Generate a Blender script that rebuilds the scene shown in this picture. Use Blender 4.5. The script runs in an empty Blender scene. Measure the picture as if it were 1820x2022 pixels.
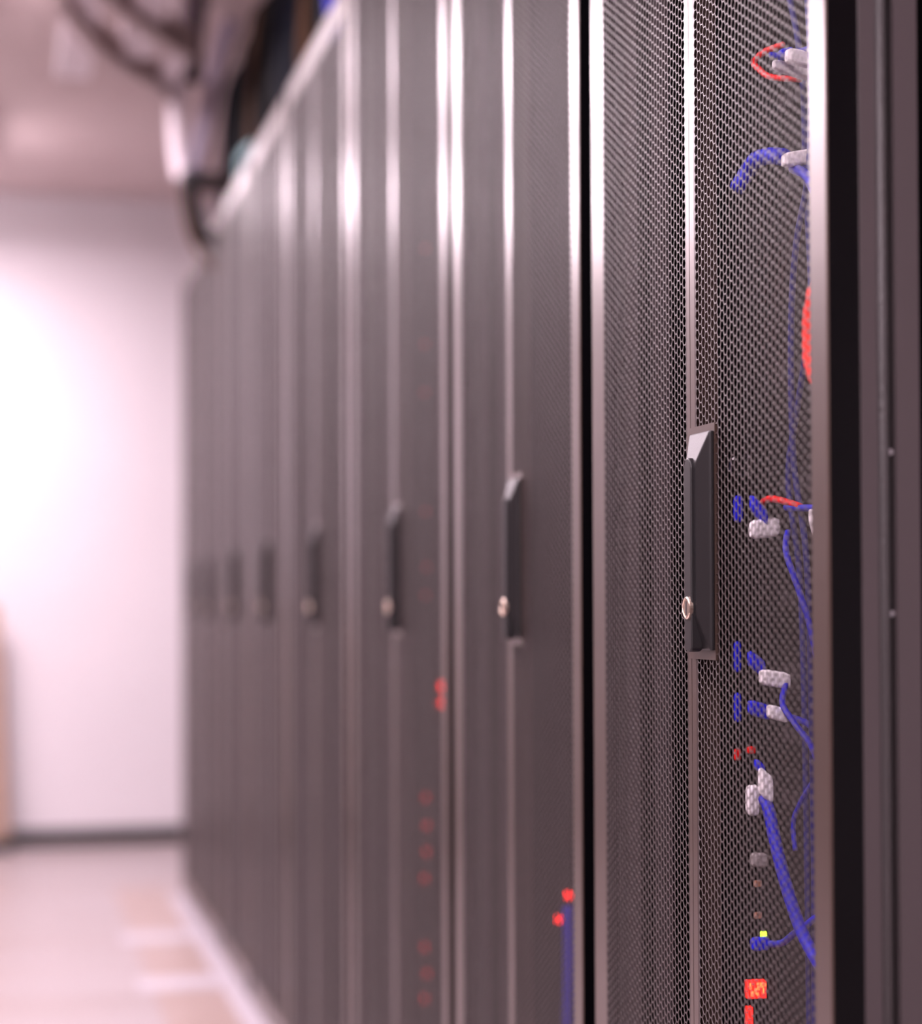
import bpy, math, random
import numpy as np
from mathutils import Vector, Matrix

random.seed(7)
S = bpy.context.scene
COL = S.collection

# ------------------------------------------------------------------ camera, world, lights, exposure
EYE = 0.945
cam_data = bpy.data.cameras.new('camera')
cam = bpy.data.objects.new('camera', cam_data)
COL.objects.link(cam)
S.camera = cam
cam_data.sensor_fit = 'HORIZONTAL'
cam_data.sensor_width = 24.0
cam_data.lens = 50.0
cam_data.shift_y = 103 / 1820
cam_data.clip_start = 0.05
cam.matrix_world = (Matrix.Translation((0, 0, EYE)) @ Matrix.Rotation(math.radians(-13.424), 4, 'Z')
                    @ Matrix.Rotation(math.radians(91.19), 4, 'X') @ Matrix.Rotation(math.radians(-0.2), 4, 'Z'))
cam_data.dof.use_dof = True
cam_data.dof.focus_distance = 1.63
cam_data.dof.aperture_fstop = 1.8
cam_data.dof.aperture_blades = 0

S.view_settings.view_transform = 'Standard'
S.view_settings.look = 'None'
S.view_settings.gamma = 1.0
S.view_settings.use_curve_mapping = False
S.view_settings.exposure = 0.82
try:
    S.cycles.use_denoising = True
    S.cycles.denoiser = 'OPENIMAGEDENOISE'
    S.cycles.max_bounces = 10
    S.cycles.diffuse_bounces = 5
    S.cycles.glossy_bounces = 5
    S.cycles.sample_clamp_indirect = 8.0
    S.cycles.use_adaptive_sampling = False
except Exception:
    pass

world = bpy.data.worlds.new('world')
S.world = world
world.use_nodes = True
world.node_tree.nodes['Background'].inputs[0].default_value = (0.9, 0.8, 0.82, 1)
world.node_tree.nodes['Background'].inputs[1].default_value = 0.05

LAMP_COLOR = (1.0, 0.82, 0.91)
LAMP_STRENGTH = 22.0
# centre x, centre y of the aisle's ceiling troffers; last two added to light the mesh edges
LAMPS = [(-0.62, 6.75), (-0.62, 5.0), (-0.62, 3.2), (-0.62, 1.5), (-0.62, -0.1), (-0.62, -0.9), (-0.62, -1.7)]

ROOM = dict(x0=-1.25, x1=2.3, y0=-7.0, y1=7.75, z1=2.57)


# ------------------------------------------------------------------ materials
def mat(name, color, rough=0.5, metal=0.0, spec=0.5, bump=None, emit=None, trans=0.0, coat=0.0):
    m = bpy.data.materials.new(name)
    m.use_nodes = True
    nt = m.node_tree
    b = nt.nodes['Principled BSDF']
    b.inputs['Base Color'].default_value = (*color, 1)
    b.inputs['Roughness'].default_value = rough
    b.inputs['Metallic'].default_value = metal
    b.inputs['Specular IOR Level'].default_value = spec
    if trans:
        b.inputs['Transmission Weight'].default_value = trans
    if coat:
        b.inputs['Coat Weight'].default_value = coat
        b.inputs['Coat Roughness'].default_value = 0.2
    if emit:
        b.inputs['Emission Color'].default_value = (*emit[0], 1)
        b.inputs['Emission Strength'].default_value = emit[1]
    if bump:
        tc = nt.nodes.new('ShaderNodeTexCoord')
        n = nt.nodes.new('ShaderNodeTexNoise')
        n.inputs['Scale'].default_value = bump[0]
        n.inputs['Detail'].default_value = 3
        bp = nt.nodes.new('ShaderNodeBump')
        bp.inputs['Strength'].default_value = bump[1]
        bp.inputs['Distance'].default_value = bump[2]
        nt.links.new(tc.outputs['Object'], n.inputs['Vector'])
        nt.links.new(n.outputs['Fac'], bp.inputs['Height'])
        nt.links.new(bp.outputs['Normal'], b.inputs['Normal'])
    return m


def noise_mat(name, c1, c2, scale, rough, spec=0.5, stretch=(1, 1, 1)):
    m = mat(name, c1, rough, spec=spec)
    nt = m.node_tree
    b = nt.nodes['Principled BSDF']
    tc = nt.nodes.new('ShaderNodeTexCoord')
    mp = nt.nodes.new('ShaderNodeMapping')
    mp.inputs['Scale'].default_value = stretch
    n = nt.nodes.new('ShaderNodeTexNoise')
    n.inputs['Scale'].default_value = scale
    n.inputs['Detail'].default_value = 4
    r = nt.nodes.new('ShaderNodeValToRGB')
    r.color_ramp.elements[0].position = 0.35
    r.color_ramp.elements[1].position = 0.65
    r.color_ramp.elements[0].color = (*c1, 1)
    r.color_ramp.elements[1].color = (*c2, 1)
    nt.links.new(tc.outputs['Object'], mp.inputs['Vector'])
    nt.links.new(mp.outputs['Vector'], n.inputs['Vector'])
    nt.links.new(n.outputs['Fac'], r.inputs['Fac'])
    nt.links.new(r.outputs['Color'], b.inputs['Base Color'])
    return m


M = {}
M['wall'] = noise_mat('painted_wall', (0.66, 0.62, 0.645), (0.68, 0.64, 0.665), 2.0, 0.75)
M['dark_wall'] = noise_mat('darkened_unseen_wall', (0.058, 0.040, 0.034), (0.068, 0.048, 0.041), 2.0, 0.6, spec=0.3)  # for walls out of view, made dark so the racks reflect darkness
M['ceiling'] = noise_mat('ceiling_board', (0.60, 0.49, 0.48), (0.64, 0.53, 0.52), 3.0, 0.9, spec=0.2)
M['floor'] = noise_mat('raised_floor_laminate', (0.325, 0.265, 0.258), (0.365, 0.315, 0.32), 1.6, 0.32, stretch=(0.6, 2.2, 1))
M['tan_tile'] = noise_mat('tan_floor_tile', (0.34, 0.255, 0.225), (0.38, 0.29, 0.265), 6.0, 0.35)
M['trim'] = mat('pale_floor_trim', (0.50, 0.46, 0.50), 0.3)
M['baseboard'] = mat('black_rubber_base', (0.018, 0.016, 0.017), 0.5)
M['powder'] = mat('black_powder_coat', (0.038, 0.024, 0.019), 0.30, spec=0.5, bump=(700, 0.05, 0.001))
M['perf'] = mat('black_perforated_steel', (0.030, 0.020, 0.019), 0.34, spec=0.5)
M['lit_edge'] = mat('lit_punched_edge', (0.10, 0.080, 0.082), 0.4, spec=0.4)  # hole walls coloured paler to imitate light caught on the edges
M['side_black'] = mat('smooth_black_paint', (0.0015, 0.0013, 0.0018), 0.25, spec=0.15, bump=(700, 0.04, 0.001))
M['post'] = mat('grey_powder_coat_post', (0.048, 0.039, 0.041), 0.5, spec=0.3, bump=(900, 0.15, 0.001))
M['inner'] = mat('matt_black_interior', (0.0020, 0.0018, 0.0018), 0.9, spec=0.0)
M['gear'] = mat('black_equipment', (0.0022, 0.0022, 0.0022), 0.8, spec=0.02)
M['gasket'] = mat('black_foam_gasket', (0.03, 0.027, 0.028), 0.55, bump=(160, 0.5, 0.002))
M['plastic'] = mat('black_handle_plastic', (0.009, 0.008, 0.009), 0.42, spec=0.4, bump=(900, 0.12, 0.001))
M['nickel'] = mat('warm_nickel', (0.85, 0.70, 0.58), 0.28, metal=1.0)
M['chrome'] = mat('screw_steel', (0.6, 0.6, 0.62), 0.3, metal=1.0)
M['keyhole'] = mat('keyhole_dark', (0.02, 0.015, 0.018), 0.6)
M['blue'] = mat('blue_cable_jacket', (0.001, 0.003, 0.42), 0.45, spec=0.2)
M['blue_boot'] = mat('blue_boot_rubber', (0.001, 0.005, 0.62), 0.5, spec=0.2)
M['shaded_blue'] = mat('shaded_blue_cable_jacket', (0.003, 0.007, 0.13), 0.5, spec=0.15)  # blue jacket darkened to imitate shade deeper inside the rack
M['red'] = mat('red_cable_jacket', (0.72, 0.002, 0.002), 0.45, spec=0.2)
M['orange_red'] = mat('bright_red_cable', (0.90, 0.022, 0.008), 0.45, spec=0.2)
M['white_plug'] = mat('white_plug_plastic', (0.92, 0.87, 0.90), 0.4)
M['grey_plug'] = mat('grey_plug_plastic', (0.28, 0.25, 0.25), 0.5)
M['clear_plug'] = mat('clear_plug_plastic', (0.95, 0.95, 0.97), 0.08, trans=1.0)
M['copper'] = mat('copper_contact', (0.75, 0.36, 0.22), 0.35, metal=0.6)
M['led_red'] = mat('red_led', (0.6, 0.02, 0.01), 0.4, emit=((1.0, 0.012, 0.006), 1.1))
M['led_bright'] = mat('bright_red_led', (0.6, 0.02, 0.01), 0.4, emit=((1.0, 0.012, 0.008), 3.5))
M['led_red_dim'] = mat('dim_red_led', (0.5, 0.02, 0.02), 0.4, emit=((1.0, 0.02, 0.02), 1.1))
M['led_red_faint'] = mat('faint_red_led', (0.4, 0.02, 0.02), 0.4, emit=((1.0, 0.02, 0.02), 0.4))
M['led_hot'] = mat('orange_red_led', (0.6, 0.05, 0.02), 0.4, emit=((1.0, 0.13, 0.03), 2.6))
M['led_green'] = mat('yellow_green_led', (0.3, 0.5, 0.05), 0.4, emit=((0.62, 1.0, 0.03), 2.5))
M['lamp'] = mat('lamp_diffuser', (0.9, 0.9, 0.9), 0.5, emit=(LAMP_COLOR, LAMP_STRENGTH))
M['lamp_frame'] = mat('white_lamp_frame', (0.8, 0.78, 0.78), 0.5)
M['ladder'] = mat('tan_grey_ladder_rail', (0.50, 0.40, 0.385), 0.5)
M['light_metal'] = mat('pale_galvanised_metal', (0.88, 0.80, 0.84), 0.45)
M['black_cable'] = mat('black_cable_jacket', (0.005, 0.0045, 0.005), 0.7, spec=0.15)
M['navy_cable'] = mat('navy_cable_jacket', (0.005, 0.008, 0.018), 0.7, spec=0.15)
M['brown_cable'] = mat('brown_cable_jacket', (0.09, 0.045, 0.022), 0.7, spec=0.15)
M['teal_cable'] = mat('pale_teal_cable_jacket', (0.30, 0.48, 0.50), 0.5)
M['lilac_cable'] = mat('lilac_grey_cable_jacket', (0.34, 0.29, 0.37), 0.5)
M['white_cable'] = mat('white_cable_jacket', (0.80, 0.72, 0.76), 0.5)
M['purple_cable'] = mat('dark_purple_cable_jacket', (0.085, 0.06, 0.075), 0.5)
M['dark_metal'] = mat('dark_bracket_metal', (0.03, 0.022, 0.021), 0.6, spec=0.2)
M['tray'] = mat('dark_cable_tray', (0.02, 0.022, 0.026), 0.5)
M['tan_board'] = mat('tan_board', (0.40, 0.27, 0.21), 0.6)


for k_ in ('powder',):
    M[k_].node_tree.nodes['Principled BSDF'].inputs['Coat Weight'].default_value = 0.45
    M[k_].node_tree.nodes['Principled BSDF'].inputs['Coat Roughness'].default_value = 0.34
    M[k_].node_tree.nodes['Principled BSDF'].inputs['IOR'].default_value = 1.65
    M[k_].node_tree.nodes['Principled BSDF'].inputs['Specular Tint'].default_value = (1.0, 0.80, 0.77, 1)
# ------------------------------------------------------------------ helpers
class MB:
    """collects shapes, then links them as one mesh object"""
    def __init__(self):
        self.v, self.f, self.mi = [], [], []

    def add(self, vs, fs, mi=0):
        n = len(self.v)
        self.v += [tuple(v) for v in vs]
        self.f += [tuple(i + n for i in f) for f in fs]
        self.mi += [mi] * len(fs)

    def box(self, x0, x1, y0, y1, z0, z1, mi=0):
        vs = [(x, y, z) for x in (x0, x1) for y in (y0, y1) for z in (z0, z1)]
        fs = [(0, 1, 3, 2), (4, 6, 7, 5), (0, 4, 5, 1), (2, 3, 7, 6), (0, 2, 6, 4), (1, 5, 7, 3)]
        self.add(vs, fs, mi)

    def tube(self, pts, r, n=10, mi=0, r_end=None, smooth=6):
        P = [Vector(p) for p in pts]
        if smooth and len(P) > 2:
            Q = []
            for i in range(len(P) - 1):
                a, b, c, d = P[max(i - 1, 0)], P[i], P[i + 1], P[min(i + 2, len(P) - 1)]
                for k in range(smooth):
                    t = k / smooth
                    Q.append(0.5 * (2 * b + (c - a) * t + (2 * a - 5 * b + 4 * c - d) * t * t + (3 * b - a - 3 * c + d) * t ** 3))
            Q.append(P[-1])
            P = Q
        vs, fs = [], []
        up = None
        for i, p in enumerate(P):
            t = (P[min(i + 1, len(P) - 1)] - P[max(i - 1, 0)]).normalized()
            if up is None:
                up = t.orthogonal().normalized()
            up = (up - t * up.dot(t)).normalized()
            w = t.cross(up)
            rr = r if r_end is None else r + (r_end - r) * i / (len(P) - 1)
            for k in range(n):
                a = 2 * math.pi * k / n
                vs.append(p + up * math.cos(a) * rr + w * math.sin(a) * rr)
        for i in range(len(P) - 1):
            for k in range(n):
                fs.append((i * n + k, i * n + (k + 1) % n, (i + 1) * n + (k + 1) % n, (i + 1) * n + k))
        fs.append(tuple(reversed(range(n))))
        fs.append(tuple((len(P) - 1) * n + k for k in range(n)))
        self.add(vs, fs, mi)

    def prism(self, outline, x0, x1, mi=0):
        """outline in (y, z), extruded along x"""
        n = len(outline)
        vs = [(x0, y, z) for y, z in outline] + [(x1, y, z) for y, z in outline]
        fs = [tuple(range(n)), tuple(reversed(range(n, 2 * n)))]
        fs += [(i, i + n, (i + 1) % n + n, (i + 1) % n) for i in range(n)]
        self.add(vs, fs, mi)

    def build(self, name, material, parent=None, bevel=0, smooth=False, segs=2, loc=None):
        me = bpy.data.meshes.new(name)
        me.from_pydata(self.v, [], self.f)
        mats = material if isinstance(material, (list, tuple)) else [material]
        for m in mats:
            me.materials.append(m)
        me.polygons.foreach_set('material_index', self.mi)
        bm_fix(me)
        if smooth:
            me.polygons.foreach_set('use_smooth', [True] * len(me.polygons))
        me.update()
        o = bpy.data.objects.new(name, me)
        COL.objects.link(o)
        if parent:
            o.parent = parent
        if loc:
            o.location = loc
        if bevel:
            b = o.modifiers.new('bevel', 'BEVEL')
            b.width = bevel
            b.segments = segs
            b.limit_method = 'ANGLE'
            b.angle_limit = math.radians(35)
        return o


def bm_fix(me):
    import bmesh
    bm = bmesh.new()
    bm.from_mesh(me)
    bmesh.ops.recalc_face_normals(bm, faces=bm.faces)
    bm.to_mesh(me)
    bm.free()


def tag(o, label=None, cat=None, group=None, kind=None):
    if label: o['label'] = label
    if cat: o['category'] = cat
    if group: o['group'] = group
    if kind: o['kind'] = kind
    return o


def empty(name, loc):
    o = bpy.data.objects.new(name, None)
    o.empty_display_size = 0.1
    COL.objects.link(o)
    o.location = loc
    return o


def copy_tree(o, parent=None):
    c = o.copy()
    COL.objects.link(c)
    if parent:
        c.parent = parent
    for ch in list(o.children):
        copy_tree(ch, c)
    return c


# ------------------------------------------------------------------ the room
def struct(name, mb, m, **k):
    return tag(mb.build(name, m, **k), kind='structure')


R = ROOM
b = MB(); b.box(R['x0'] - .1, R['x1'] + .1, R['y0'] - .1, R['y1'] + .1, -0.1, 0.0); struct('floor', b, M['floor'])
b = MB(); b.box(R['x0'] - .1, R['x1'] + .1, R['y0'] - .1, R['y1'] + .1, R['z1'], R['z1'] + .1); struct('ceiling', b, M['ceiling'])
b = MB(); b.box(R['x0'], R['x1'], R['y1'], R['y1'] + .1, 0, R['z1']); struct('wall_back', b, M['wall'])
b = MB(); b.box(R['x0'], R['x1'], R['y0'] - .1, R['y0'], 0, R['z1']); struct('wall_front', b, M['dark_wall'])  # out of view, darkened to keep reflections towards the camera black
b = MB(); b.box(R['x0'] - .1, R['x0'], R['y0'] - .1, R['y1'] + .1, 0, R['z1']); struct('wall_left', b, M['dark_wall'])  # out of view, darkened to shape what the rack doors reflect
b = MB(); b.box(R['x1'], R['x1'] + .1, R['y0'] - .1, R['y1'] + .1, 0, R['z1']); struct('wall_right', b, M['wall'])
b = MB(); b.box(R['x0'], R['x1'], R['y1'] - .012, R['y1'], 0, 0.065); struct('baseboard_back', b, M['baseboard'])

# pale floor strip along the foot of the racks with cross strips, tan tiles set between
b = MB(); b.box(0.527, 0.600, 1.2, 6.3, 0.0, 0.004); struct('trim_1', b, M['trim'])
for i, y in enumerate((3.4, 4.08, 4.76, 5.44)):
    b = MB(); b.box(0.33, 0.527, y, y + 0.16, 0.0, 0.004); struct('trim_%d' % (i + 2), b, M['trim'])
ty = [(3.56, 4.08), (4.24, 4.76), (4.92, 5.44), (5.60, 6.5)]
for i, (a, c) in enumerate(ty):
    b = MB(); b.box(0.36, 0.524, a + .004, c - .004, 0.0, 0.003)
    struct('trim_%d' % (i + 6), b, M['tan_tile'])

# ------------------------------------------------------------------ ceiling lights
for i, (lx, ly) in enumerate(LAMPS):
    t = empty('ceiling_light', (lx, ly, R['z1']))
    tag(t, ['wide suspended ceiling light above the far end of the aisle by the white wall',
            'wide suspended ceiling light above the aisle between far racks',
            'wide suspended ceiling light above the middle of the aisle',
            'wide suspended ceiling light above the camera end of the aisle',
            'wide suspended ceiling light just over the camera',
            'added unseen light close behind the camera, brightening the mesh edges',
            'added unseen light farthest behind the camera, brightening the mesh edges'][i], 'ceiling light', 'ceiling lights along the aisle')
    f = MB()
    f.box(-.52, -.50, -.31, .31, -.13, -.09); f.box(.50, .52, -.31, .31, -.13, -.09)
    f.box(-.50, .50, -.31, -.29, -.13, -.09); f.box(-.50, .50, .29, .31, -.13, -.09)
    f.box(-.50, .50, -.29, .29, -.10, -.09)
    f.build('frame', M['lamp_frame'], t)
    d = MB(); d.box(-.499, .499, -.289, .289, -.165, -.105); d.build('diffuser', M['lamp'], t)
    for sx in (-.4, .4):
        w = MB(); w.tube([(sx, 0, -.09), (sx, 0, 0)], .004, 8, smooth=0); w.build('suspension_wire', M['light_metal'], t)

# ------------------------------------------------------------------ server racks
FRONT = 0.57            # x of the door faces
Z0, Z1 = 0.014, 2.012   # bottom and top of the doors
PITCH = 0.00825         # spacing of the holes
SEAM_R, SEAM_L = 0.011, 0.008
PLATE = (-0.058, 0.898, 1.094)      # handle plate: y, z0, z1


def perforated(y0, y1, z0, z1, plate=None, thick=0.0007, web=0.0009):
    """sheet of hexagonal holes; solid cells fill its scalloped border"""
    p = PITCH
    c = p * math.sqrt(3) / 2
    Rc = p / math.sqrt(3)
    rh = (p - web) / math.sqrt(3)
    ncol = int((y1 - y0 - 2 * rh) / c) + 1
    yy = y0 + rh + ((y1 - y0 - 2 * rh) - (ncol - 1) * c) / 2
    nrow = int((z1 - z0) / p) - 1
    ang = np.arange(6) * math.pi / 3
    ux, uz = np.cos(ang), np.sin(ang)
    open_c, solid_c = [], []
    for i in range(-1, ncol + 1):
        off = 0.5 * p if i % 2 else 0.0
        for j in range(-1, nrow + 2):
            y, z = yy + i * c, z0 + p * (j + 0.6) + off
            solid = i < 0 or i >= ncol or z - p / 2 < z0 or z + p / 2 > z1
            if plate and plate[0] < y < plate[1] and plate[2] < z < plate[3]:
                solid = True
            (solid_c if solid else open_c).append((y, z))
    oc, scl = np.array(open_c), np.array(solid_c)
    n = len(oc)

    def ring(cs, r, x):
        a = np.empty((len(cs), 6, 3))
        a[:, :, 0] = x
        a[:, :, 1] = cs[:, 0:1] + r * ux
        a[:, :, 2] = cs[:, 1:2] + r * uz
        return a
    xf, xb = FRONT + 0.0001, FRONT + 0.0001 + thick
    V = np.concatenate([ring(oc, Rc, xf), ring(oc, rh, xf), ring(oc, rh, xb), ring(oc, Rc, xb)], axis=1).reshape(-1, 3)
    VS = ring(scl, Rc, xf).reshape(-1, 3)
    VSb = ring(scl, Rc, xb).reshape(-1, 3)
    base = (np.arange(n) * 24)[:, None, None]
    k = np.arange(6); k2 = (k + 1) % 6
    q = np.concatenate([np.stack([k, k2, k2 + 6, k + 6], 1), np.stack([k + 6, k2 + 6, k2 + 12, k + 12], 1),
                        np.stack([k + 12, k2 + 12, k2 + 18, k + 18], 1)], 0)
    Q = (base + q[None]).reshape(-1, 4)
    nv = len(V)
    H = (nv + np.arange(len(scl) * 6)).reshape(-1, 6)
    HB = (nv + len(scl) * 6 + np.arange(len(scl) * 6)).reshape(-1, 6)[:, ::-1]
    V = np.concatenate([V, VS, VSb])
    key = np.round(V * 1e5).astype(np.int64)
    _, first, inv = np.unique(key, axis=0, return_index=True, return_inverse=True)
    inv = inv.reshape(-1)
    V = V[first]
    Q, H = inv[Q], inv[np.concatenate([H, HB])]
    me = bpy.data.meshes.new('perforated_panel')
    me.vertices.add(len(V))
    me.vertices.foreach_set('co', V.astype(np.float32).ravel())
    loops = np.concatenate([Q.ravel(), H.ravel()])
    me.loops.add(len(loops))
    me.loops.foreach_set('vertex_index', loops.astype(np.int32))
    starts = np.concatenate([np.arange(len(Q)) * 4, len(Q) * 4 + np.arange(len(H)) * 6])
    me.polygons.add(len(starts))
    me.polygons.foreach_set('loop_start', starts.astype(np.int32))
    me.materials.append(M['perf'])
    me.materials.append(M['lit_edge'])
    mi = np.zeros(len(starts), dtype=np.int32)
    mi[:len(Q)] = np.tile(np.repeat([0, 1, 0], 6), n)
    me.polygons.foreach_set('material_index', mi)
    me.update(calc_edges=True)
    me.validate()
    return me


def door_leaf(root, half, side):
    """side -1: leaf nearer to the camera (carries the handle plate); +1: the farther leaf"""
    outer = 0.028 if side < 0 else 0.038
    inner = SEAM_R if side < 0 else SEAM_L
    ya, yb = 0.0006, half            # distance from the seam
    top, bot, depth, ch = 0.045, 0.055, 0.025, 0.0012
    d = MB()

    def P(u):
        return side * u
    # outer front outline (chamfered) and inner opening
    o_f = [(P(ya), Z0 + ch), (P(yb - ch), Z0 + ch), (P(yb - ch), Z1 - ch), (P(ya), Z1 - ch)]
    o_s = [(P(ya), Z0), (P(yb), Z0), (P(yb), Z1), (P(ya), Z1)]
    i_f = [(P(inner), Z0 + bot), (P(yb - outer), Z0 + bot), (P(yb - outer), Z1 - top), (P(inner), Z1 - top)]
    vs = [(FRONT, *a) for a in o_f] + [(FRONT + ch, *a) for a in o_s] + [(FRONT + depth, *a) for a in o_s]
    vs += [(FRONT, *a) for a in i_f] + [(FRONT + 0.0014, *a) for a in i_f]
    fs = []
    for k in range(4):
        k2 = (k + 1) % 4
        fs += [(k, k2, 4 + k2, 4 + k), (4 + k, 4 + k2, 8 + k2, 8 + k), (k, 12 + k, 12 + k2, k2), (12 + k, 16 + k, 16 + k2, 12 + k2)]
    # backs of the four members
    i_b = [(P(inner), Z0 + bot), (P(yb - outer), Z0 + bot), (P(yb - outer), Z1 - top), (P(inner), Z1 - top)]
    d.add(vs, fs)
    # material index 1 = smooth black edge turned towards the neighbour
    for q, f in enumerate(d.f):
        if q % 4 == 1 and q // 4 == 1:
            d.mi[q] = 1
    if side < 0:
        d.box(FRONT - 0.0006, FRONT + 0.0016, PLATE[0], -0.0006, PLATE[1], PLATE[2])
    leaf = d.build('door', [M['powder'], M['side_black']], root)
    lo, hi = sorted((P(inner), P(yb - outer)))
    plate = (PLATE[0] + .002, 0.0, PLATE[1] + .003, PLATE[2] - .003) if side < 0 else None
    me = perforated(lo, hi, Z0 + bot, Z1 - top, plate)
    pp = bpy.data.objects.new('perforated_panel', me)
    COL.objects.link(pp)
    pp.parent = leaf
    return leaf


def stadium(w, z0, z1, n=10):
    r = w / 2
    pts = []
    for k in range(n + 1):
        a = math.pi * k / n
        pts.append((r * math.cos(a), z1 - r + r * math.sin(a)))
    for k in range(n + 1):
        a = math.pi + math.pi * k / n
        pts.append((r * math.cos(a), z0 + r * 0.55 + r * 0.55 * math.sin(a)))
    return pts


def make_handle(root):
    yc = -0.033
    h = MB()
    back = [(-.024, .906), (.024, .906), (.024, 1.0875), (-.024, 1.0875)]
    mid = [(-.0115, .934), (.0115, .934), (.0115, 1.0615), (-.0115, 1.0615)]
    xs = [(FRONT - .0006, back), (FRONT - .0045, back), (FRONT - .0125, mid)]
    vs, fs = [], []
    for x, ring in xs:
        vs += [(x, yc + y, z) for y, z in ring]
    for L in range(2):
        for k in range(4):
            k2 = (k + 1) % 4
            fs.append((4 * L + k, 4 * L + k2, 4 * L + 4 + k2, 4 * L + 4 + k))
    fs += [(0, 1, 2, 3), (8, 11, 10, 9)]
    h.add(vs, fs)
    body = h.build('handle', M['plastic'], root, bevel=0.0012)
    lv = MB()
    lv.prism([(yc + y, z) for y, z in stadium(.0165, .9045, 1.066)], FRONT - .0055, FRONT - .0155)
    lv.build('lever', M['plastic'], body, bevel=0.001)
    lk = MB()
    zc = .941
    n = 28
    rings = [(.0094, FRONT - .014), (.0094, FRONT - .0168), (.0086, FRONT - .0175), (.0078, FRONT - .0175), (.0076, FRONT - .0170)]
    vs, fs = [], []
    for r, x in rings:
        vs += [(x, yc + r * math.cos(2 * math.pi * k / n), zc + r * math.sin(2 * math.pi * k / n)) for k in range(n)]
    for L in range(len(rings) - 1):
        for k in range(n):
            fs.append((L * n + k, L * n + (k + 1) % n, L * n + n + (k + 1) % n, L * n + n + k))
    fs.append(tuple((len(rings) - 1) * n + k for k in range(n)))
    lk.add(vs, fs)
    lk.box(FRONT - .0173, FRONT - .0169, yc - .0011, yc + .0011, zc - .0060, zc + .0058, mi=1)
    lk.build('lock', [M['nickel'], M['keyhole']], body)
    return body


def make_rack(width):
    root = empty('server_rack', (0, 0, 0))
    W2 = width / 2
    half = W2 - 0.021
    # cabinet carcass: corner posts, side walls, back, top, plinth
    c = MB()
    x1 = 1.60
    for s in (-1, 1):
        ya, yb = sorted((s * half, s * (half - .03)))
        c.box(.5955, .6085, ya, yb, 0.02, 2.018, mi=1)
        ym, yn = sorted((s * (half - .008), s * (half - .03)))
        c.box(.6085, .6225, ym, yn, 0.02, 2.018, mi=0)
        c.box(.6225, .641, ya, yb, 0.02, 2.018, mi=1)
        ym, yn = sorted((s * (half - .012), s * (half - .02)))
        c.box(.641, x1, ym, yn, 0.02, 2.018, mi=0)
    c.box(x1, x1 + .02, -half, half, 0.02, 2.018, mi=0)
    c.box(.641, x1, -half + .02, half - .02, 2.002, 2.018, mi=0)
    c.box(.602, x1, -half + .02, half - .02, 0.006, 0.045, mi=0)
    c.box(.610, .64, -half + .02, half - .02, 1.985, 2.018, mi=1)
    c.build('cabinet', [M['inner'], M['post']], root)
    for sx in (.66, 1.5):
        for sy in (-1, 1):
            k = MB(); k.tube([(sx, sy * (half - .06), 0.0), (sx, sy * (half - .06), 0.022)], .02, 12, smooth=0)
            k.build('leveling_foot', M['gear'], root)
    g = MB(); g.tube([(.6135, -half + .003, 0.03), (.6135, -half + .003, 2.0)], .0048, 10, smooth=0)
    g.build('gasket', M['gasket'], root, smooth=True)
    for z in (1.053, .937):
        s_ = MB(); s_.tube([(.6195, -half + .008, z), (.6195, -half + .003, z)], .0022, 12, smooth=0)
        s_.build('screw', M['chrome'], root)
    for sy in (-1, 1):
        r_ = MB(); r_.box(.72, .745, *sorted((sy * .235, sy * .25)), .06, 1.985)
        r_.build('mounting_rail', M['inner'], root)
    door_leaf(root, half, -1)
    door_leaf(root, half, 1)
    make_handle(root)
    return root


p600 = make_rack(0.602)
p750 = make_rack(0.752)
used = set()
RACKS = [(0.602, 1.243, 'nearest black server rack, in focus, blue and red patch cables behind its mesh door'),
         (0.602, 1.845, 'black mesh-door server rack next to the in-focus one, two bright red lights low down'),
         (0.752, 2.447, 'wide black mesh-door server rack with a column of small red lights near its edge'),
         (0.752, 3.199, 'wide black server rack just beyond the one with the column of red lights'),
         (0.602, 3.951, 'blurred black server rack, fifth along the row from the camera'),
         (0.602, 4.553, 'blurred black server rack, third from the far end of the row'),
         (0.602, 5.155, 'very blurred black server rack, second from the far end of the row'),
         (0.560, 5.757, 'very blurred black server rack at the far end of the row beside the white wall')]
for w, y, lab in RACKS:
    proto = p750 if w > .7 else p600
    if proto.name in used:
        o = copy_tree(proto)
    else:
        o = proto
        used.add(proto.name)
    o.location = (0, y + w / 2, 0)
    tag(o, lab, 'server rack', 'server racks in the row')

# ------------------------------------------------------------------ equipment inside the nearest rack
NEAR_Y = 1.544
for i, (z, hgt) in enumerate([(.16, .085), (.40, .085), (.74, .04), (.80, .04), (.86, .04), (.93, .085), (1.04, .04), (1.15, .085), (1.33, .04), (1.41, .04), (1.52, .085)]):
    n = MB(); n.box(.735, 1.25, NEAR_Y - .232, NEAR_Y + .232, z, z + hgt)
    o = n.build('network_switch', M['gear'])
    e = MB()
    e.box(.731, .736, NEAR_Y - .245, NEAR_Y - .232, z, z + hgt); e.box(.731, .736, NEAR_Y + .232, NEAR_Y + .245, z, z + hgt)
    e.build('mounting_ear', M['gear'], o)
    q = MB()
    for k in range(20):
        y = NEAR_Y - .2 + k * .02
        q.box(.7335, .736, y, y + .013, z + .012, z + .026)
    q.build('port_row', M['keyhole'], o)
    tag(o, 'black switch in the shadow behind the mesh of the nearest rack', 'network switch', 'switches inside the nearest rack')


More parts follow.
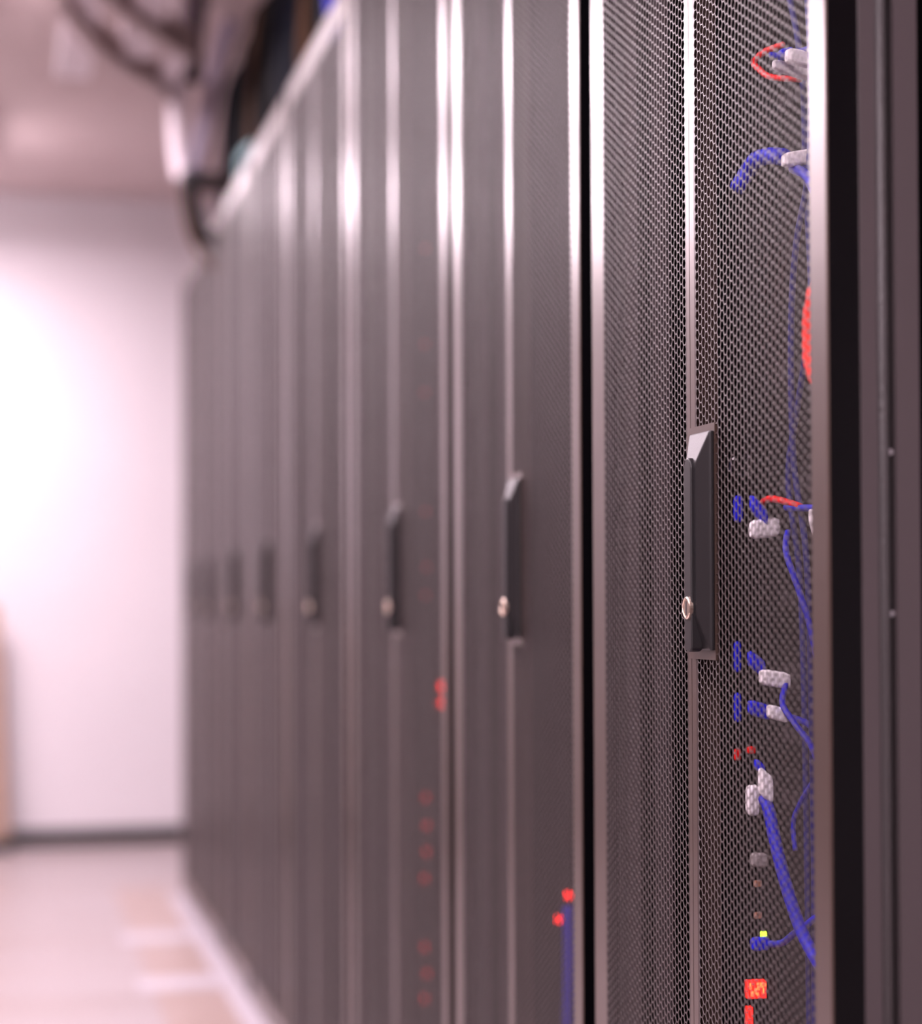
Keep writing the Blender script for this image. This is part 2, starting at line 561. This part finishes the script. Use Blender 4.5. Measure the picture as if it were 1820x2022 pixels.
def plug_mesh(a, b_, hz, wy=0.0055, taper=1.0):
    """block along a -> b, half height hz, rounded nose"""
    a, b_ = Vector(a), Vector(b_)
    m = MB()
    d = b_ - a
    secs = [(0.0, .72), (0.12, .95), (0.3, 1.0), (0.85, taper), (1.0, taper * .85)]
    vs, fs = [], []
    n = 12
    for t, s in secs:
        c = a + d * t
        for k in range(n):
            an = 2 * math.pi * k / n
            cy, cz = math.cos(an), math.sin(an)
            sy = math.copysign(abs(cy) ** .5, cy); sz = math.copysign(abs(cz) ** .5, cz)
            vs.append((c.x, c.y + sy * wy * s, c.z + sz * hz * s))
    for L in range(len(secs) - 1):
        for k in range(n):
            fs.append((L * n + k, L * n + (k + 1) % n, L * n + n + (k + 1) % n, L * n + n + k))
    fs.append(tuple(range(n))); fs.append(tuple((len(secs) - 1) * n + k for k in range(n)))
    m.add(vs, fs)
    return m


def cable(pts, r, m, label, cat='cable', plugs=(), name='patch_cable', group=None):
    c = MB(); c.tube(pts, r, 10)
    o = c.build(name, M[m], smooth=True)
    tag(o, label, cat, group)
    for nm, pm, a, b_, hz in plugs:
        plug_mesh(a, b_, hz).build(nm, M[pm], o, bevel=.0006)
    return o


X = .665
cable([(X, 1.5638, 1.4349), (X, 1.5831, 1.4377), (X, 1.6087, 1.4404), (X, 1.6303, 1.4381), (X, 1.6161, 1.4268), (X, 1.5904, 1.4135), (.68, 1.56, 1.404)],
      .0026, 'red', 'red patch cable bent to a point beside the topmost white plug', plugs=[('plug', 'white_plug', (.652, 1.5535, 1.4138), (.6875, 1.5535, 1.4058), .0048)])
cable([(.645, 1.545, 1.4195), (.66, 1.53, 1.417), (.69, 1.50, 1.43), (.70, 1.47, 1.47), (.70, 1.45, 1.55)], .0025, 'blue',
      'blue cable with the topmost white plug, above the red bent cable',
      plugs=[('plug', 'white_plug', (.652, 1.5257, 1.4136), (.6772, 1.5257, 1.4108), .0069), ('boot', 'blue_boot', (.652, 1.5411, 1.4188), (.6633, 1.5411, 1.4212), .0045)])
cable([(.655, 1.6493, 1.3250), (X, 1.6467, 1.3416), (X, 1.6295, 1.3471), (X, 1.5998, 1.3449), (X, 1.5621, 1.3354)], .0075, 'blue',
      'thick blue arching cable with a white plug, second plug from the top',
      plugs=[('plug', 'white_plug', (.652, 1.535, 1.3255), (.6797, 1.535, 1.3308), .0065)])
cable([(X, 1.5425, 1.3212), (X, 1.5168, 1.3099), (X, 1.5002, 1.2946), (.68, 1.49, 1.25)], .0045, 'blue', 'short blue cable drooping just under the second white plug')
cable([(.67, 1.5251, 1.4889), (.67, 1.5159, 1.4076), (.67, 1.5206, 1.3175), (.67, 1.5486, 1.2574), (.67, 1.5609, 1.1886), (.67, 1.5585, 1.0732), (.67, 1.5319, .9842), (.67, 1.5236, .8546), (.67, 1.5203, .6832), (.67, 1.5246, .45)],
      .0028, 'shaded_blue', 'long blue cable hanging down close to the hinge edge of the mesh')
cable([(.69, 1.6213, 1.5216), (.69, 1.5915, 1.4572), (.69, 1.5769, 1.3987), (.69, 1.5737, 1.3303), (.69, 1.5681, 1.2753), (.69, 1.5651, 1.1987), (.69, 1.5941, 1.1214), (.69, 1.6168, 1.055), (.69, 1.5913, .9632), (.69, 1.583, .8065), (.69, 1.5766, .45)],
      .0028, 'shaded_blue', 'long blue cable hanging behind the one at the hinge edge')
cable([(.603, 1.3123, 1.2171), (.600, 1.346, 1.1804), (.600, 1.3562, 1.1466), (.600, 1.348, 1.1188), (.603, 1.3145, 1.0806)], .0085, 'orange_red',
      'bright red thick cable bowing out behind the hinge-side mesh edge')
cable([(.70, 1.60, 1.075), (.69, 1.64, 1.0717), (.6714, 1.6624, 1.0717)], .0018, 'inner', 'black cable ending in a clear plug beside the handle top',
      plugs=[('plug', 'clear_plug', (.652, 1.6624, 1.0715), (.6714, 1.6624, 1.0717), .0095)])
cable([(.675, 1.5838, 1.0079), (X, 1.5638, .9894), (X, 1.5391, .9583), (X, 1.5131, .9237), (.67, 1.50, .87)], .0028, 'blue',
      'blue cable dropping from the round white plug level with the handle middle',
      plugs=[('boot', 'blue_boot', (.652, 1.6125, 1.0361), (.6665, 1.6125, 1.0208), .0075), ('plug', 'white_plug', (.652, 1.6141, 1.0107), (.6788, 1.6141, 1.0136), .0086)])
cable([(X, 1.6207, 1.0284), (X, 1.6134, 1.0363), (X, 1.5936, 1.0375), (X, 1.5597, 1.0326), (X, 1.5325, 1.0277)], .003, 'red', 'short red cable above the round white plug')
cable([(X, 1.5631, 1.0283), (X, 1.5325, 1.0264), (X, 1.4988, 1.0247)], .003, 'blue', 'short level blue cable to the right of the short red one',
      plugs=[('clip', 'white_plug', (.652, 1.4818, 1.0187), (.6559, 1.4818, 1.004), .0059)])
cable([(.675, 1.590, .8735), (X, 1.574, .8565), (X, 1.5466, .8404), (X, 1.5097, .8213), (.67, 1.49, .78)], .0028, 'blue',
      'blue cable with the upper white plug of the pair below the handle',
      plugs=[('boot', 'blue_boot', (.652, 1.6197, .8962), (.6665, 1.6197, .8852), .0075), ('plug', 'white_plug', (.652, 1.5927, .8799), (.6788, 1.5927, .8756), .0072)])
cable([(.67, 1.5759, .8457), (.69, 1.565, .835), (.70, 1.55, .80), (.70, 1.54, .74)], .0028, 'blue',
      'blue cable with the lower white plug of the pair below the handle',
      plugs=[('boot', 'blue_boot', (.652, 1.6205, .8517), (.6714, 1.6205, .8463), .0068), ('plug', 'white_plug', (.652, 1.5759, .8504), (.67, 1.5759, .8457), .0062)])
for (a, b_, hz, lab) in [((.652, 1.6518, 1.0312), (.6589, 1.6518, 1.0313), .0121, 'small upright blue connector near the handle middle'),
                         ((.652, 1.6541, .8958), (.6574, 1.6541, .8957), .0139, 'small upright blue connector level with the upper plug below the handle'),
                         ((.652, 1.6549, .8494), (.6574, 1.6549, .8493), .0130, 'small upright blue connector level with the lower plug below the handle')]:
    o = plug_mesh(a, b_, hz, wy=.003).build('cable_connector', M['blue_boot'])
    tag(o, lab, 'connector', 'blue connectors in the nearest rack')
for (a, b_, hz, lab) in [((.652, 1.6557, .8063), (.657, 1.6557, .8062), .0051, 'small red clip, left of the pair above the white bracket'),
                         ((.652, 1.6248, .8127), (.6593, 1.6248, .8126), .0032, 'small red clip, right of the pair above the white bracket')]:
    o = plug_mesh(a, b_, hz, wy=.003).build('cable_clip', M['red'])
    tag(o, lab, 'clip', 'red clips in the nearest rack')
cable([(.66, 1.6059, .7716), (.66, 1.5945, .7615), (.66, 1.5834, .7405), (.66, 1.568, .7158), (.66, 1.5485, .6901), (.66, 1.5221, .6641), (.66, 1.4882, .6446), (.66, 1.4565, .6319)],
      .0056, 'blue', 'thick blue cable sweeping down from the white bracket plug',
      plugs=[('boot', 'blue_boot', (.652, 1.6058, .8024), (.6596, 1.6058, .7964), .0045), ('plug', 'white_plug', (.652, 1.5967, .7884), (.6635, 1.5967, .7790), .0125),
             ('plug_latch', 'white_plug', (.652, 1.6256, .7676), (.6622, 1.6256, .7674), .0137)])
cable([(.68, 1.53, .81), (.68, 1.5431, .7924), (.68, 1.5716, .77), (.68, 1.5875, .7505), (.68, 1.5835, .7265)], .0022, 'blue', 'thin blue cable hooked behind the thick sweeping one')
o = plug_mesh((.652, 1.6238, .7315), (.6617, 1.6238, .7357), .0082).build('cable_connector', M['gear']); tag(o, 'dark grey connector under the white bracket plug', 'connector')
o = plug_mesh((.652, 1.6157, .7153), (.6656, 1.6157, .7148), .0063).build('cable_connector', M['grey_plug']); tag(o, 'light grey connector under the dark grey one', 'connector')
cable([(.6675, 1.6157, .6395), (.667, 1.5833, .6462), (X, 1.5553, .658), (X, 1.5281, .6702), (X, 1.4987, .6834), (.68, 1.47, .70)], .003, 'blue',
      'thin blue cable rising to the right from the blue plug under the green light', plugs=[('boot', 'blue_boot', (.652, 1.617, .6397), (.6675, 1.617, .6404), .0059)])


def pdu(y, z0, z1, label, leds, extra=None, xf=.669):
    p = MB(); p.box(xf, xf + .05, y - .026, y + .026, z0, z1)
    o = p.build('power_strip', M['gear'], bevel=.002)
    tag(o, label, 'power strip')
    for (yy, zz, r, m) in leds:
        l = MB(); l.tube([(xf - .004, yy, zz), (xf + .001, yy, zz)], r, 12, smooth=0)
        l.build('led', M[m], o)
    return o


P = pdu(1.622, .10, .72, 'black power strip with red display low in the nearest rack', [(1.6262, .6462, .0030, 'led_green')])
d = MB(); d.box(.652, .6695, 1.6255, 1.634, .5895, .6050); dd = d.build('display', M['led_red'], P)
d = MB()
for (x_, z_, w_, h_) in [(.653, .598, .0018, .0055), (.6545, .5915, .0022, .0045), (.658, .5935, .0022, .0050), (.6605, .597, .0022, .0035), (.6632, .599, .0030, .0045),
                         (.6600, .592, .0016, .0028), (.6655, .5935, .0016, .0050), (.6600, .6015, .0022, .0022), (.6672, .600, .0014, .0030)]:
    d.box(x_, x_ + w_, 1.6250, 1.6256, z_, z_ + h_)
d.build('display_segment', M['led_hot'], dd)
d = MB(); d.box(.652, .6575, 1.629, 1.634, .563, .5814); d.build('led_bar', M['led_red'], P)
for z in (.695, .6668):
    d = MB(); d.box(.652, .6575, 1.607, 1.611, z - .0025, z + .0025); d.build('contact', M['copper'], P)

pdu(2.265, .10, 1.5, 'black power strip in the second rack with two bright red lights', [(2.2423, .5915, .0045, 'led_bright'), (2.2834, .556, .0042, 'led_bright')])
cable([(.665, 2.2339, .5794), (.665, 2.2307, .5129), (.665, 2.2366, .4145), (.67, 2.23, .30)], .0065, 'blue', 'blue cable hanging beside the red lights of the second rack', name='power_cable')
pdu(3.045, .10, 1.7, 'black power strip in the third rack with a long column of dim red lights',
    [(3.0463, .6318, .004, 'led_red_dim'), (3.0392, .5876, .004, 'led_red_dim'), (3.0399, .5451, .004, 'led_red_dim'), (3.0559, .4996, .004, 'led_red_dim'), (3.0575, .3888, .004, 'led_red_dim'),
     (3.0427, .349, .004, 'led_red_dim'), (3.0587, .3051, .004, 'led_red_dim'), (3.0334, 1.5226, .003, 'led_red_faint'), (3.0433, 1.3674, .003, 'led_red_faint'), (3.0444, 1.2891, .003, 'led_red_faint'),
     (3.0395, 1.0952, .003, 'led_red_faint'), (3.0332, 1.0048, .003, 'led_red_faint'), (3.0415, .9598, .003, 'led_red_faint')])
pdu(2.925, .55, 1.05, 'short black power strip in the third rack with two brighter red lights', [(2.9252, .8169, .006, 'led_bright'), (2.9185, .7912, .006, 'led_bright'), (2.945, .789, .003, 'led_red_dim')])

# ------------------------------------------------------------------ overhead cable ladder and cables
t = empty('cable_ladder', (0.3, 4.8, 2.32))
tag(t, 'curved overhead cable ladder with tan rails and pale rungs, hung over the aisle', 'cable ladder')
off = Vector((0.3, 4.8, 2.32))


def rail(pts, hgt, th):
    m = MB()
    P_ = [Vector(p) for p in pts]
    Q = []
    for i in range(len(P_) - 1):
        a, bb, c, dd_ = P_[max(i - 1, 0)], P_[i], P_[i + 1], P_[min(i + 2, len(P_) - 1)]
        for k in range(5):
            s = k / 5
            Q.append(0.5 * (2 * bb + (c - a) * s + (2 * a - 5 * bb + 4 * c - dd_) * s * s + (3 * bb - a - 3 * c + dd_) * s ** 3))
    Q.append(P_[-1])
    vs, fs = [], []
    for i, p in enumerate(Q):
        tt = (Q[min(i + 1, len(Q) - 1)] - Q[max(i - 1, 0)]); tt.z = 0; tt.normalize()
        w = Vector((tt.y, -tt.x, 0)) * th / 2
        for sgn, z in ((1, 0), (1, hgt), (-1, hgt), (-1, 0)):
            q = p + w * sgn - off
            vs.append((q.x, q.y, q.z + z))
    for i in range(len(Q) - 1):
        for k in range(4):
            fs.append((4 * i + k, 4 * i + (k + 1) % 4, 4 * i + 4 + (k + 1) % 4, 4 * i + 4 + k))
    fs += [(0, 1, 2, 3), tuple(len(vs) - 4 + k for k in (3, 2, 1, 0))]
    m.add(vs, fs)
    return m


rail([(.10, 4.0, 2.32), (.202, 4.335, 2.32), (.268, 4.51, 2.32), (.336, 4.641, 2.32), (.392, 4.74, 2.32), (.46, 4.84, 2.32)], .075, .03).build('rail', M['ladder'], t)
rail([(.12, 4.45, 2.32), (.224, 4.814, 2.32), (.31, 5.004, 2.32), (.384, 5.122, 2.32), (.444, 5.283, 2.32)], .075, .03).build('rail', M['ladder'], t)
for (a, c) in [((.165, 4.2, 2.335), (.198, 5.20, 2.335)), ((.325, 4.40, 2.335), (.348, 4.98, 2.335)), ((.435, 4.82, 2.335), (.438, 5.25, 2.335))]:
    m = MB(); a, c = Vector(a) - off, Vector(c) - off
    m.box(min(a.x, c.x) - .028, max(a.x, c.x) + .028, a.y, c.y, a.z + .018, a.z + .032)
    m.build('rung', M['light_metal'], t)
for (x, y) in [(.19, 4.34), (.30, 4.99), (.42, 4.80)]:
    m = MB(); m.tube([(x - off.x, y - off.y, 0), (x - off.x, y - off.y, R['z1'] - off.z)], .006, 8, smooth=0)
    m.build('hanger_rod', M['light_metal'], t)

# straight tray above the racks
t = empty('cable_tray', (0.85, 3.9, 2.26))
tag(t, 'dark overhead cable tray running above the far racks', 'cable tray')
m = MB(); m.box(-.15, .15, -1.4, 1.5, -.004, 0); m.build('tray_floor', M['tray'], t)
for s in (-1, 1):
    m = MB(); m.box(s * .15 - .003, s * .15 + .003, -1.4, 1.5, -.004, .09); m.build('side_rail', M['tray'], t)
for y in (-1.0, 1.1):
    for s in (-1, 1):
        m = MB(); m.tube([(s * .157, y, 0), (s * .157, y, R['z1'] - 2.26)], .005, 8, smooth=0); m.build('hanger_rod', M['tray'], t)
for i in range(5):
    x = .74 + i * .052
    cable([(x, 2.55, 2.285), (x + .01, 3.3, 2.286), (x - .008, 4.2, 2.285), (x, 5.38, 2.286)], .020, ['black_cable', 'navy_cable', 'black_cable', 'black_cable', 'navy_cable'][i],
          'dark cable bundle lying lengthwise in the overhead tray', name='cable_bundle', cat='cable bundle', group='bundles lying in the overhead tray')
# drops from the tray onto the rack roofs
mats_ = ['black_cable', 'black_cable', 'navy_cable', 'black_cable', 'brown_cable', 'black_cable', 'navy_cable', 'black_cable']
for i in range(44):
    y = 3.50 + i * .054 + random.uniform(-.02, .02)
    x = random.uniform(.645, .70)
    sw = random.uniform(-.05, .10)
    top = 2.30 + max(0.0, (y - 3.9)) * .2
    cable([(x + .07, y - .10, min(top, 2.5)), (x + .005, y - .05, min(top, 2.5) - .01), (x - .01, y, 2.20), (x, y + sw, 2.08), (x + .03, y + sw + .03, 2.019)],
          random.choice([.012, .017, .022]), mats_[i % 8], 'dark cable among those dropping from the overhead tray to the rack roofs',
          name='drop_cable', group='drop cables above the rack roofs')
cable([(.70, 3.62, 2.31), (.64, 3.66, 2.26), (.63, 3.70, 2.14), (.66, 3.74, 2.019)], .018, 'blue', 'bright blue cable at the top edge of the picture above the racks', name='drop_cable')
cable([(.66, 4.98, 2.16), (.62, 5.03, 2.135), (.615, 5.08, 2.10), (.63, 5.13, 2.018)], .013, 'teal_cable', 'pale teal cable dropping onto a far rack roof', name='drop_cable')
cable([(.47, 5.26, 2.37), (.464, 5.3, 2.30), (.470, 5.3, 2.20), (.482, 5.3, 2.12)], .026, 'white_cable', 'thick white cable hanging from the ladder end', name='hanging_cable')
cable([(.62, 5.3, 2.56), (.592, 5.3, 2.495), (.55, 5.3, 2.309), (.508, 5.3, 2.12)], .024, 'lilac_cable', 'lilac grey cable slanting down to the hanging dark bracket', name='hanging_cable')
cable([(.50, 5.1, 2.57), (.485, 5.1, 2.44), (.49, 5.12, 2.335)], .032, 'purple_cable', 'thick dark purple cable dropping from the ceiling onto the ladder', name='hanging_cable')
t = empty('cable_bracket', (.5, 5.3, 2.115))
tag(t, 'dark horizontal cable bracket reaching from the row of racks', 'bracket')
m = MB(); m.box(-.02, .20, -.012, .012, -.026, .022); m.build('arm', M['dark_metal'], t)
m = MB(); m.tube([(0, -.03, 0), (0, .03, 0)], .028, 14, smooth=0); m.build('knob', M['baseboard'], t)
m = MB(); m.box(.185, .20, -.02, .02, -.13, .018); m.build('post', M['dark_metal'], t)
cable([(.494, 5.3, 2.115), (.512, 5.3, 2.03), (.535, 5.3, 1.965), (.600, 5.3, 1.945)], .022, 'black_cable', 'black cable hanging in a hook below the dark bracket', name='hanging_cable')
cable([(.483, 5.33, 2.11), (.499, 5.33, 1.998), (.528, 5.33, 1.929), (.60, 5.33, 1.85)], .008, 'brown_cable', 'thin brown cable hanging below the black one', name='hanging_cable')

# board leaning at the left edge of the picture
t = empty('tan_board', (-.2, 7.6, 0))
tag(t, 'tan upright board at the left picture edge, before the white wall', 'board')
m = MB(); m.add([(-.25, 0, .05), (.225, 0, .05), (.185, 0.03, .95), (-.25, 0.03, .95), (-.25, .03, .05), (.225, .03, .05), (.185, .06, .95), (-.25, .06, .95)],
                [(0, 1, 2, 3), (7, 6, 5, 4), (0, 4, 5, 1), (1, 5, 6, 2), (2, 6, 7, 3), (3, 7, 4, 0)])
m.build('panel', M['tan_board'], t)
m = MB(); m.box(-.25, .235, -.05, .09, 0, .05); m.build('foot', M['baseboard'], t)
